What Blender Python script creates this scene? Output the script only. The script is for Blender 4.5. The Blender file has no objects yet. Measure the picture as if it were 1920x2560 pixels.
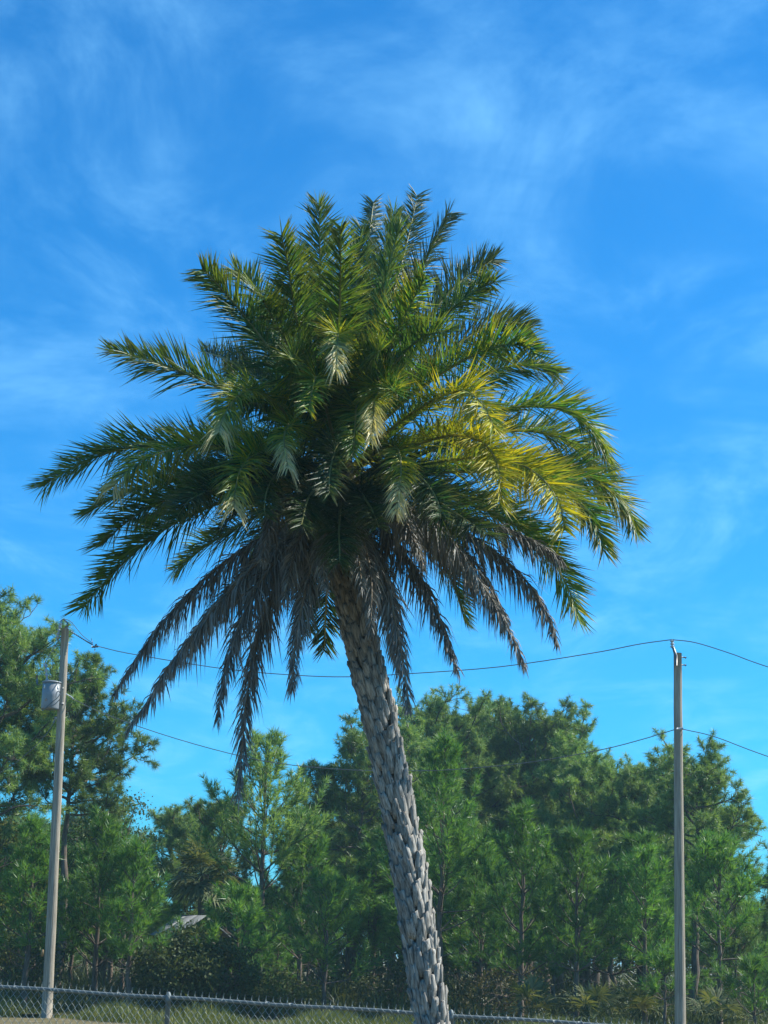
import bpy, math, random
import numpy as np
from mathutils import Vector, Matrix, Quaternion

R = math.radians
rng = np.random.default_rng(7)
random.seed(7)
scene = bpy.context.scene
col = scene.collection

# ------------------------------------------------------------------ camera
F_PX = 4600.0                       # focal length in photograph pixels (1920 x 2560)
EYE = Vector((0, 0, 1.87))
PITCH = math.atan(1110.0 / F_PX)
ROLL = R(1.75)
f0 = Vector((0, math.cos(PITCH), math.sin(PITCH)))
u0 = Vector((0, -math.sin(PITCH), math.cos(PITCH)))
r0 = Vector((1, 0, 0))
cam_up = u0 * math.cos(ROLL) - r0 * math.sin(ROLL)
cam_right = r0 * math.cos(ROLL) + u0 * math.sin(ROLL)
cd = bpy.data.cameras.new('camera')
cam = bpy.data.objects.new('camera', cd)
col.objects.link(cam)
cd.sensor_fit = 'VERTICAL'
cd.sensor_height = 36.0
cd.lens = 36.0 * F_PX / 2560.0
cd.clip_end = 6000
m3 = Matrix((cam_right, cam_up, -f0)).transposed()
cam.matrix_world = Matrix.Translation(EYE) @ m3.to_4x4()
scene.camera = cam


def ray(px, py):
    return f0 * F_PX + cam_right * (px - 960.0) + cam_up * (1280.0 - py)


def W(px, py, D):
    """point seen at pixel (px, py) whose distance along the ground is D"""
    d = ray(px, py)
    return EYE + d * (D / d.y)


def on_plane(px, py, z):
    d = ray(px, py)
    return EYE + d * ((z - EYE.z) / d.z)


# ------------------------------------------------------------------ sky, sun, exposure
SUN_EL, SUN_BACK = R(44), R(13)      # sun high on the right, a touch behind the palm
sun_dir = Vector((math.cos(SUN_EL) * math.cos(SUN_BACK), math.cos(SUN_EL) * math.sin(SUN_BACK), math.sin(SUN_EL)))
world = bpy.data.worlds.new('World')
scene.world = world
world.use_nodes = True
nt = world.node_tree
nt.nodes.clear()


def N(t, k, **kw):
    n = t.nodes.new(k)
    for a, b in kw.items():
        setattr(n, a, b)
    return n


sky = N(nt, 'ShaderNodeTexSky', sky_type='NISHITA', sun_disc=False)
sky.sun_elevation = SUN_EL
sky.sun_rotation = math.atan2(sun_dir.x, sun_dir.y)
sky.altitude = 0
sky.air_density = 1.0
sky.dust_density = 0.4
sky.ozone_density = 2.5
tint = N(nt, 'ShaderNodeMix', data_type='RGBA', blend_type='MULTIPLY')
tint.inputs['Factor'].default_value = 1
tint.inputs['B'].default_value = (0.115, 0.65, 1.05, 1)
nt.links.new(sky.outputs[0], tint.inputs['A'])
# thin cirrus, laid out on a high flat layer so it foreshortens towards the horizon
tc = N(nt, 'ShaderNodeTexCoord')
sep = N(nt, 'ShaderNodeSeparateXYZ')
nt.links.new(tc.outputs['Generated'], sep.inputs[0])
zz = N(nt, 'ShaderNodeMath', operation='ADD')
zz.inputs[1].default_value = 0.10
nt.links.new(sep.outputs['Z'], zz.inputs[0])
zm = N(nt, 'ShaderNodeMath', operation='MAXIMUM')
zm.inputs[1].default_value = 0.03
nt.links.new(zz.outputs[0], zm.inputs[0])
dv = []
for ax in 'XY':
    d_ = N(nt, 'ShaderNodeMath', operation='DIVIDE')
    nt.links.new(sep.outputs[ax], d_.inputs[0])
    nt.links.new(zm.outputs[0], d_.inputs[1])
    dv.append(d_)
cmb = N(nt, 'ShaderNodeCombineXYZ')
nt.links.new(dv[0].outputs[0], cmb.inputs[0])
nt.links.new(dv[1].outputs[0], cmb.inputs[1])


def cirrus(rot, scl, nscale, detail, lo, hi, dist):
    mp = N(nt, 'ShaderNodeMapping')
    mp.inputs['Rotation'].default_value = (0, 0, R(rot))
    mp.inputs['Scale'].default_value = scl
    nt.links.new(cmb.outputs[0], mp.inputs['Vector'])
    nz = N(nt, 'ShaderNodeTexNoise')
    nz.inputs['Scale'].default_value = nscale
    nz.inputs['Detail'].default_value = detail
    nz.inputs['Roughness'].default_value = 0.62
    nz.inputs['Distortion'].default_value = dist
    nt.links.new(mp.outputs[0], nz.inputs['Vector'])
    mr = N(nt, 'ShaderNodeMapRange', interpolation_type='SMOOTHSTEP')
    mr.inputs['From Min'].default_value = lo
    mr.inputs['From Max'].default_value = hi
    nt.links.new(nz.outputs['Fac'], mr.inputs['Value'])
    return mr


c1 = cirrus(32, (0.85, 0.5, 1), 4.4, 13, 0.38, 0.80, 0.5)
c2 = cirrus(20, (0.8, 1.0, 1), 1.9, 5, 0.28, 0.66, 0.3)
cm = N(nt, 'ShaderNodeMath', operation='MULTIPLY')
nt.links.new(c1.outputs[0], cm.inputs[0])
nt.links.new(c2.outputs[0], cm.inputs[1])
cs = N(nt, 'ShaderNodeMath', operation='MULTIPLY')
cs.inputs[1].default_value = 0.5
nt.links.new(cm.outputs[0], cs.inputs[0])
cl = N(nt, 'ShaderNodeMix', data_type='RGBA')
cl.inputs['B'].default_value = (2.2, 5.2, 8.0, 1)
nt.links.new(cs.outputs[0], cl.inputs['Factor'])
nt.links.new(tint.outputs['Result'], cl.inputs['A'])
bg = N(nt, 'ShaderNodeBackground')
bg.inputs['Strength'].default_value = 0.118
nt.links.new(cl.outputs['Result'], bg.inputs['Color'])
wo = N(nt, 'ShaderNodeOutputWorld')
nt.links.new(bg.outputs[0], wo.inputs['Surface'])

sd = bpy.data.lights.new('sun', 'SUN')
sd.energy = 5.0
sd.angle = R(0.53)
sd.color = (1.0, 0.97, 0.88)
sun = bpy.data.objects.new('sun', sd)
col.objects.link(sun)
sun.rotation_euler = (-sun_dir).to_track_quat('-Z', 'Y').to_euler()
sun.location = (30, 10, 30)

vs = scene.view_settings
vs.view_transform = 'Standard'
vs.look = 'None'
vs.exposure = 0.68
vs.gamma = 1.0
vs.use_curve_mapping = False
scene.cycles.max_bounces = 8
scene.cycles.transparent_max_bounces = 8
scene.cycles.use_denoising = True
scene.cycles.denoiser = 'OPENIMAGEDENOISE'
scene.cycles.denoising_input_passes = 'RGB_ALBEDO_NORMAL'

# ------------------------------------------------------------------ helpers


def link(o):
    col.objects.link(o)
    return o


def tag(o, label=None, cat=None, group=None, kind=None):
    if label:
        o['label'] = label
    if cat:
        o['category'] = cat
    if group:
        o['group'] = group
    if kind:
        o['kind'] = kind
    return o


def empty(name, loc=(0, 0, 0)):
    o = bpy.data.objects.new(name, None)
    o.empty_display_size = 0.2
    o.location = loc
    return link(o)


class MB:
    """collects vertices, polygons and vertex colours, then links them as one mesh object"""

    def __init__(self):
        self.v, self.f, self.c, self.n = [], [], [], 0

    def add(self, v, f, c=None):
        v = np.asarray(v, dtype=np.float64).reshape(-1, 3)
        f = np.asarray(f, dtype=np.int64)
        self.v.append(v)
        self.f.append(f + self.n)
        if c is None:
            c = (0.5, 0.5, 0.5)
        c = np.asarray(c, dtype=np.float64)
        if c.ndim == 1:
            c = np.tile(c[:3], (len(v), 1))
        self.c.append(c)
        self.n += len(v)

    def box(self, c, s, mat=None):
        sx, sy, sz = s[0] / 2, s[1] / 2, s[2] / 2
        v = [Vector((x * sx, y * sy, z * sz)) for z in (-1, 1) for y in (-1, 1) for x in (-1, 1)]
        if mat is not None:
            v = [mat @ p for p in v]
        v = [p + Vector(c) for p in v]
        self.add([tuple(p) for p in v], [(0, 2, 3, 1), (4, 5, 7, 6), (0, 1, 5, 4), (2, 6, 7, 3), (0, 4, 6, 2), (1, 3, 7, 5)])

    def tube(self, pts, rad, sides=6, caps=True, c=None):
        pts = np.asarray([tuple(p) for p in pts], dtype=np.float64)
        m = len(pts)
        rad = np.broadcast_to(np.asarray(rad, dtype=np.float64), (m,))
        t = np.gradient(pts, axis=0)
        t /= np.linalg.norm(t, axis=1, keepdims=True) + 1e-9
        ref = np.array([0, 0, 1.0]) if abs(t[0][2]) < 0.85 else np.array([0, 1.0, 0])
        a = np.cross(t, ref)
        a /= np.linalg.norm(a, axis=1, keepdims=True) + 1e-9
        b = np.cross(t, a)
        th = np.linspace(0, 2 * np.pi, sides, endpoint=False)
        ring = a[:, None, :] * np.cos(th)[None, :, None] + b[:, None, :] * np.sin(th)[None, :, None]
        v = pts[:, None, :] + ring * rad[:, None, None]
        i = np.arange(m - 1)[:, None] * sides
        j = np.arange(sides)[None, :]
        k = (j + 1) % sides
        f = np.stack([i + j, i + k, i + sides + k, i + sides + j], axis=-1).reshape(-1, 4)
        n0 = self.n
        self.add(v.reshape(-1, 3), f, c)
        if caps:
            self.f.append(np.array([[n0 + q for q in range(sides)]]))
            self.f.append(np.array([[n0 + (m - 1) * sides + q for q in reversed(range(sides))]]))

    def lathe(self, prof, origin, axis=(0, 0, 1), sides=16):
        axis = Vector(axis).normalized()
        q = axis.to_track_quat('Z', 'Y')
        vs_, fs = [], []
        for r_, z_ in prof:
            for s in range(sides):
                a = 2 * math.pi * s / sides
                p = q @ Vector((r_ * math.cos(a), r_ * math.sin(a), z_)) + Vector(origin)
                vs_.append(tuple(p))
        for k in range(len(prof) - 1):
            for s in range(sides):
                s2 = (s + 1) % sides
                fs.append((k * sides + s, k * sides + s2, (k + 1) * sides + s2, (k + 1) * sides + s))
        n0 = self.n
        self.add(vs_, fs)
        self.f.append(np.array([[n0 + s for s in reversed(range(sides))]]))
        self.f.append(np.array([[n0 + (len(prof) - 1) * sides + s for s in range(sides)]]))

    def mesh(self, name, mat, smooth=False):
        me = bpy.data.meshes.new(name)
        v = np.concatenate(self.v)
        me.vertices.add(len(v))
        me.vertices.foreach_set('co', v.ravel().astype(np.float32))
        loops = np.concatenate([f.ravel() for f in self.f])
        sizes = np.concatenate([np.full(len(f), f.shape[1]) for f in self.f])
        starts = np.concatenate([[0], np.cumsum(sizes)[:-1]])
        me.loops.add(len(loops))
        me.loops.foreach_set('vertex_index', loops.astype(np.int32))
        me.polygons.add(len(sizes))
        me.polygons.foreach_set('loop_start', starts.astype(np.int32))
        me.update(calc_edges=True)
        ca = me.color_attributes.new('Col', 'FLOAT_COLOR', 'POINT')
        cc = np.ones((len(v), 4), dtype=np.float32)
        cc[:, :3] = np.concatenate(self.c)
        ca.data.foreach_set('color', cc.ravel())
        me.materials.append(mat)
        if smooth:
            me.polygons.foreach_set('use_smooth', np.ones(len(sizes), dtype=bool))
        me.validate()
        return me

    def build(self, name, mat, parent=None, smooth=False):
        o = link(bpy.data.objects.new(name, self.mesh(name, mat, smooth)))
        if parent is not None:
            o.parent = parent
        return o


def norm(a):
    return a / (np.linalg.norm(a, axis=-1, keepdims=True) + 1e-9)


# ------------------------------------------------------------------ materials


def newmat(name):
    m = bpy.data.materials.new(name)
    m.use_nodes = True
    m.node_tree.nodes.clear()
    return m, m.node_tree


def leaf_mat(name, rough, transl, spec=0.5, tcol=(1.25, 1.15, 0.5), var=0.25):
    """pigment from the mesh's own colour attribute; light passes through the blade"""
    m, t = newmat(name)
    at = N(t, 'ShaderNodeAttribute', attribute_name='Col')
    oi = N(t, 'ShaderNodeObjectInfo')
    hs = N(t, 'ShaderNodeHueSaturation')
    mr = N(t, 'ShaderNodeMapRange')
    mr.inputs['To Min'].default_value = 1 - var
    mr.inputs['To Max'].default_value = 1 + var
    t.links.new(oi.outputs['Random'], mr.inputs['Value'])
    t.links.new(mr.outputs[0], hs.inputs['Value'])
    t.links.new(at.outputs['Color'], hs.inputs['Color'])
    p = N(t, 'ShaderNodeBsdfPrincipled')
    p.inputs['Roughness'].default_value = rough
    p.inputs['Specular IOR Level'].default_value = spec
    t.links.new(hs.outputs[0], p.inputs['Base Color'])
    mx = N(t, 'ShaderNodeMix', data_type='RGBA', blend_type='MULTIPLY')
    mx.inputs['Factor'].default_value = 1
    mx.inputs['B'].default_value = (*tcol, 1)
    t.links.new(hs.outputs[0], mx.inputs['A'])
    tr = N(t, 'ShaderNodeBsdfTranslucent')
    t.links.new(mx.outputs['Result'], tr.inputs['Color'])
    ms = N(t, 'ShaderNodeMixShader')
    ms.inputs[0].default_value = transl
    t.links.new(p.outputs[0], ms.inputs[1])
    t.links.new(tr.outputs[0], ms.inputs[2])
    o = N(t, 'ShaderNodeOutputMaterial')
    t.links.new(ms.outputs[0], o.inputs[0])
    return m


def grain_mat(name, ca, cb, scale=(1, 1, 1), nscale=8.0, rough=0.8, bump=0.3, spec=0.3, metal=0.0, detail=6, objvar=0.0, cc=None):
    """two colours mixed by stretched noise in object space, with fine relief"""
    m, t = newmat(name)
    tc_ = N(t, 'ShaderNodeTexCoord')
    mp = N(t, 'ShaderNodeMapping')
    mp.inputs['Scale'].default_value = scale
    t.links.new(tc_.outputs['Object'], mp.inputs['Vector'])
    vec = mp.outputs[0]
    oi = N(t, 'ShaderNodeObjectInfo')
    if objvar:
        ad = N(t, 'ShaderNodeVectorMath', operation='ADD')
        sc_ = N(t, 'ShaderNodeMath', operation='MULTIPLY')
        sc_.inputs[1].default_value = 37.0
        t.links.new(oi.outputs['Random'], sc_.inputs[0])
        t.links.new(vec, ad.inputs[0])
        t.links.new(sc_.outputs[0], ad.inputs[1])
        vec = ad.outputs[0]
    nz = N(t, 'ShaderNodeTexNoise')
    nz.inputs['Scale'].default_value = nscale
    nz.inputs['Detail'].default_value = detail
    nz.inputs['Roughness'].default_value = 0.65
    t.links.new(vec, nz.inputs['Vector'])
    cr = N(t, 'ShaderNodeValToRGB')
    cr.color_ramp.elements[0].position = 0.3
    cr.color_ramp.elements[1].position = 0.7
    cr.color_ramp.elements[0].color = (*ca, 1)
    cr.color_ramp.elements[1].color = (*cb, 1)
    if cc:
        e = cr.color_ramp.elements.new(0.5)
        e.color = (*cc, 1)
    t.links.new(nz.outputs['Fac'], cr.inputs[0])
    hs = N(t, 'ShaderNodeHueSaturation')
    mr = N(t, 'ShaderNodeMapRange')
    mr.inputs['To Min'].default_value = 1 - objvar
    mr.inputs['To Max'].default_value = 1 + objvar
    t.links.new(oi.outputs['Random'], mr.inputs['Value'])
    t.links.new(mr.outputs[0], hs.inputs['Value'])
    t.links.new(cr.outputs[0], hs.inputs['Color'])
    p = N(t, 'ShaderNodeBsdfPrincipled')
    p.inputs['Roughness'].default_value = rough
    p.inputs['Specular IOR Level'].default_value = spec
    p.inputs['Metallic'].default_value = metal
    t.links.new(hs.outputs[0], p.inputs['Base Color'])
    if bump:
        b = N(t, 'ShaderNodeBump')
        b.inputs['Strength'].default_value = bump
        b.inputs['Distance'].default_value = 0.02
        t.links.new(nz.outputs['Fac'], b.inputs['Height'])
        t.links.new(b.outputs[0], p.inputs['Normal'])
    o = N(t, 'ShaderNodeOutputMaterial')
    t.links.new(p.outputs[0], o.inputs[0])
    return m


M = {}
M['frond'] = leaf_mat('frond_leaf', 0.44, 0.42, 0.4, var=0.12)
M['dead'] = leaf_mat('dead_frond_leaf', 0.6, 0.15, 0.3, tcol=(1.0, 1.0, 0.9), var=0.15)
M['needle'] = leaf_mat('pine_needle', 0.42, 0.42, 0.5, tcol=(1.3, 1.2, 0.5), var=0.25)
M['leaf'] = leaf_mat('broad_leaf', 0.6, 0.30, 0.25, var=0.1)
M['grass'] = leaf_mat('grass_blade', 0.5, 0.3, 0.4, var=0.05)
M['rachis'] = grain_mat('frond_rachis', (0.16, 0.17, 0.05), (0.30, 0.27, 0.10), (1, 1, 1), 5, 0.45, 0)
M['rachis_dead'] = grain_mat('dead_rachis', (0.16, 0.12, 0.08), (0.28, 0.22, 0.15), (1, 1, 1), 5, 0.7, 0)
M['boot'] = grain_mat('weathered_leaf_base', (0.045, 0.042, 0.036), (0.47, 0.44, 0.385), (30, 30, 3), 1.6, 0.85, 0.5, 0.2, objvar=0.22)
M['boot_brown'] = grain_mat('fresh_leaf_base', (0.05, 0.042, 0.03), (0.22, 0.185, 0.135), (26, 26, 3), 1.6, 0.8, 0.5, 0.2, objvar=0.22)
M['core'] = grain_mat('palm_trunk_core', (0.03, 0.024, 0.018), (0.09, 0.07, 0.05), (6, 6, 2), 4, 0.9, 0.5)
M['bark'] = grain_mat('pine_bark', (0.06, 0.045, 0.035), (0.20, 0.155, 0.12), (5, 5, 1.2), 3, 0.9, 0.6, 0.2, objvar=0.2)
M['fence_wire'] = grain_mat('zinc_wire', (0.20, 0.24, 0.235), (0.32, 0.36, 0.345), (1, 1, 1), 5, 0.6, 0, 0.4)
M['polewood'] = grain_mat('pole_wood', (0.13, 0.105, 0.075), (0.50, 0.43, 0.33), (22, 22, 0.45), 2.2, 0.85, 0.6, 0.25)
M['galv'] = grain_mat('galvanised_steel', (0.12, 0.15, 0.155), (0.22, 0.25, 0.25), (2, 2, 2), 9, 0.6, 0.1, 0.4, metal=0.15)
M['hardware'] = grain_mat('pole_hardware', (0.10, 0.10, 0.10), (0.22, 0.22, 0.22), (1, 1, 1), 9, 0.45, 0.1, 0.5, metal=0.6)
M['tank'] = grain_mat('transformer_paint', (0.20, 0.21, 0.215), (0.27, 0.28, 0.285), (1, 1, 1), 4, 0.4, 0.05, 0.5)
M['porcelain'] = grain_mat('insulator_porcelain', (0.36, 0.38, 0.39), (0.46, 0.48, 0.49), (1, 1, 1), 6, 0.25, 0)
M['sticker'] = grain_mat('pale_sticker', (0.75, 0.75, 0.72), (0.82, 0.82, 0.8), (1, 1, 1), 6, 0.5, 0)
M['wire'] = grain_mat('weathered_cable', (0.10, 0.11, 0.11), (0.16, 0.17, 0.17), (1, 1, 1), 6, 0.6, 0)
M['roofmetal'] = grain_mat('grey_roof_metal', (0.13, 0.14, 0.15), (0.20, 0.21, 0.22), (1, 1, 1), 3, 0.5, 0.1, 0.5)
M['ground'] = grain_mat('ground_turf', (0.095, 0.085, 0.035), (0.22, 0.165, 0.10), (1, 1, 1), 1.7, 0.95, 0.6, 0.1, detail=12, cc=(0.15, 0.125, 0.06))

# ------------------------------------------------------------------ ground
RAIL_H = 1.30
FA = W(0, 2467, 21.9)
FB = W(1440, 2558.5, 20.9)
fslope = (FB.z - FA.z) / (FB.x - FA.x)


def gz(x, y):
    """the ground falls gently to the right along the fence and levels out at the wood"""
    k_ = min(1, max(0, (44 - y) / 14))
    if y < 5:
        k_ *= max(0, min(1, (y + 10) / 15))
    return (FA.z - RAIL_H + fslope * (min(max(x, -14), 10) - FA.x)) * k_


gm = MB()
gx = np.concatenate([[-2500, -300, -80], np.linspace(-30, 30, 31), [80, 300, 2500]])
gy = np.concatenate([[-600, -60], np.linspace(0, 120, 41), [300, 1000, 4000]])
gv = [(x, y, gz(x, y) + (0.02 * math.sin(x * 0.9 + y * 0.3) + 0.015 * math.sin(y * 0.7) if abs(x) < 60 and 10 < y < 130 else 0.0)) for y in gy for x in gx]
nx = len(gx)
gf = [(j * nx + i, j * nx + i + 1, (j + 1) * nx + i + 1, (j + 1) * nx + i) for j in range(len(gy) - 1) for i in range(nx - 1)]
gm.add(gv, gf)
tag(gm.build('ground', M['ground'], smooth=True), 'dry mown turf ground running from fence to pine wood', 'ground', kind='structure')
ff = MB()
fx = np.linspace(-45, 45, 46)
fy = np.linspace(52, 135, 30)
fv = [(x, y + (1.2 * math.sin(x * .8) + .6 * math.sin(x * 2.1) if j == 0 else 0), 0.06 + 0.03 * math.sin(x * 1.1 + y * .7)) for j, y in enumerate(fy) for x in fx]
ff.add(fv, [(j * 46 + i, j * 46 + i + 1, (j + 1) * 46 + i + 1, (j + 1) * 46 + i) for j in range(29) for i in range(45)])
tag(ff.build('forest_floor', grain_mat('pine_straw', (0.035, 0.028, 0.016), (0.10, 0.07, 0.04), (1, 1, 1), 3, 0.95, 0.6, 0.1, detail=10), smooth=True), 'brown pine straw floor under the trees of the wood', 'ground', kind='structure')

# ------------------------------------------------------------------ date palm
PALM_D = 20.0
trunk_px = [(1119, 2830), (1098, 2690), (1079, 2560), (1049, 2350), (1015, 2127), (991, 2000), (970, 1894), (945, 1780), (922, 1690), (893, 1561), (872, 1450), (858, 1350), (851, 1250), (848, 1150)]
axis = [W(x, y, PALM_D) for x, y in trunk_px]
axis[0] = axis[1] + (axis[0] - axis[1]) * ((axis[1].z + 0.05) / (axis[1].z - axis[0].z))
PXM = (W(1060, 1280, PALM_D) - W(960, 1280, PALM_D)).length / 100.0     # metres per pixel at the palm


def catmull(pts, n):
    P_ = [Vector(p) for p in pts]
    P_ = [P_[0] * 2 - P_[1]] + P_ + [P_[-1] * 2 - P_[-2]]
    out = []
    seg = len(P_) - 3
    for k in range(n):
        u = k / (n - 1) * seg
        i = min(int(u), seg - 1)
        t = u - i
        a, b, c, d = P_[i:i + 4]
        out.append(0.5 * ((2 * b) + (c - a) * t + (2 * a - 5 * b + 4 * c - d) * t * t + (3 * b - a - 3 * c + d) * t ** 3))
    return out


axis_s = catmull(axis, 160)
arc = [0.0]
for a, b in zip(axis_s, axis_s[1:]):
    arc.append(arc[-1] + (b - a).length)
TL = arc[-1]


def on_axis(s):
    k = int(np.searchsorted(arc, s))
    k = max(1, min(k, len(arc) - 1))
    t = (s - arc[k - 1]) / max(1e-6, arc[k] - arc[k - 1])
    p = axis_s[k - 1].lerp(axis_s[k], t)
    return p, (axis_s[k] - axis_s[k - 1]).normalized()


base_pt = axis_s[0].copy()
base_pt.z = gz(base_pt.x, base_pt.y)
palm = empty('date_palm', base_pt)
tag(palm, 'tall leaning date palm with rough scaly trunk and yellowing crown', 'palm tree')


def under(o, root):
    """parent while keeping the world place of geometry that was built in world space"""
    o.parent = root
    o.matrix_parent_inverse = root.matrix_world.inverted()
    return o


bpy.context.view_layer.update()
tm = MB()
tr_pts = [axis_s[i] for i in range(0, 160, 3)]
tr_rad = []
for p in tr_pts:
    h = p.z
    tr_rad.append(0.15 if h > 0.4 else 0.15 + 0.07 * (0.4 - h) / 0.4)
tm.tube(tr_pts, tr_rad, 18)
trunk = under(tm.build('trunk', M['core'], smooth=True), palm)
bpy.context.view_layer.update()

# leaf bases: overlapping upward shells in a spiral


def boot_mesh(name, seed, mat, long):
    r_ = random.Random(seed)
    w0, w1 = 0.098 + r_.uniform(-.012, .012), 0.056 + r_.uniform(-.016, .018)
    h = (0.30 if long else 0.29) + r_.uniform(-.05, .04)
    tilt = (0.06 if long else 0.022) + r_.uniform(-.02, .02)
    th = 0.024 + r_.uniform(0, .012)
    v = []
    rows = [(0.0, w0 * 0.86, 0.0), (0.35, w0, 0.3), (0.7, (w0 + w1) / 2, 0.66), (1.0, w1, 1.0)]
    for k, (u, w, ti) in enumerate(rows):
        y = tilt * (ti ** 1.4)
        skew = r_.uniform(-.006, .006)
        for s in (-1, 0, 1):
            zt = h * u + (r_.uniform(-.06, .02) if k == 3 else 0)
            v.append((s * w * 0.5 * 1.25 + skew, y + (0.012 if s == 0 else 0.0) + th * (1 if k else .2), zt))
        for s in (-1, 0, 1):
            zt = h * u + (r_.uniform(-.02, 0.004) if k == 3 else 0)
            v.append((s * w * 0.5 * 1.05 + skew, y * 0.8 + (0.004 if s == 0 else -0.004) - (0.03 if k == 0 else 0), zt))
    f = []
    for k in range(3):
        a, b = k * 6, (k + 1) * 6
        f += [(a, a + 1, b + 1, b), (a + 1, a + 2, b + 2, b + 1)]
        f += [(a + 4, a + 3, b + 3, b + 4), (a + 5, a + 4, b + 4, b + 5)]
        f += [(a + 3, a, b, b + 3), (a + 2, a + 5, b + 5, b + 2)]
    b = 18
    f += [(b, b + 1, b + 4, b + 3), (b + 1, b + 2, b + 5, b + 4)]
    f += [(1, 0, 3, 4), (2, 1, 4, 5)]
    mb = MB()
    mb.add(v, f)
    return mb.mesh(name, mat), np.array(v), np.array(f)


boots_old = [boot_mesh('leaf_base', 100 + i, M['boot'], False) for i in range(7)]
boots_new = [boot_mesh('leaf_base', 200 + i, M['boot_brown'], True) for i in range(6)]
rest = MB()
s = 0.02
k = 0
DS = 0.0115
cand = []
while s < TL - 0.30:
    p, t = on_axis(s)
    ang = k * 2.39996 + random.uniform(-.13, .13)
    ref = Vector((0, 1, 0))
    a = t.cross(ref).normalized()
    b = t.cross(a).normalized()
    out = a * math.cos(ang) + b * math.sin(ang)
    side = t.cross(out).normalized() * -1
    rad = 0.146 + random.uniform(-.012, .008) + (0.07 * max(0, 0.4 - p.z) / 0.4)
    frac = s / TL
    fresh = frac > 0.87
    sc = 0.78 + (0.10 if fresh else 0) + random.uniform(-.08, .1)
    lean = random.uniform(-.04, .06) + (0.06 if fresh else 0)
    up = (t + out * lean + side * random.uniform(-.12, .12)).normalized()
    outp = (out - up * out.dot(up)).normalized()
    sd_ = outp.cross(up).normalized()
    mw = Matrix((sd_ * sc, outp * sc, up * sc * random.uniform(.9, 1.15))).transposed().to_4x4()
    mw.translation = p + out * rad - t * 0.05
    to_cam = (EYE - p).normalized()
    me, bv, bf = (random.choice(boots_new) if fresh else random.choice(boots_old))
    cand.append((out.dot(to_cam) if p.z > 0.95 else -2, me, bv, bf, mw))
    s += DS * (1.0 if not fresh else 1.25)
    k += 1
cand.sort(key=lambda q_: -q_[0])
for n_boot, (fc, me, bv, bf, mw) in enumerate(cand):
    if n_boot < 300 and fc > -0.2:
        o = link(bpy.data.objects.new('leaf_base', me))
        o.parent = trunk
        o.matrix_parent_inverse = trunk.matrix_world.inverted()
        o.matrix_world = mw
    else:
        mm = np.array(mw)
        rest.add(bv @ mm[:3, :3].T + mm[:3, 3], bf)
ro = under(rest.build('leaf_base_cover', M['boot']), palm)
ro.parent = trunk
ro.matrix_parent_inverse = trunk.matrix_world.inverted()
tag(ro, kind='stuff')

# fronds ---------------------------------------------------------------
GREEN = np.array([0.022, 0.075, 0.027])
GREEN2 = np.array([0.066, 0.185, 0.036])
BLUE = np.array([0.045, 0.095, 0.050])
YELL = np.array([0.66, 0.57, 0.02])
BRN = np.array([0.30, 0.155, 0.055])
PALE = np.array([0.80, 0.72, 0.47])
GREY = np.array([0.09, 0.084, 0.075])
GREY2 = np.array([0.35, 0.345, 0.315])
CAMV = np.array([0.0, -0.97, -0.22])


def frond_curve(B, V, T, n):
    C = 2 * V - (B + T) / 2
    u = np.linspace(0, 1, n)[:, None]
    return B * (1 - u) ** 2 + 2 * C * u * (1 - u) + T * u ** 2


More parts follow.
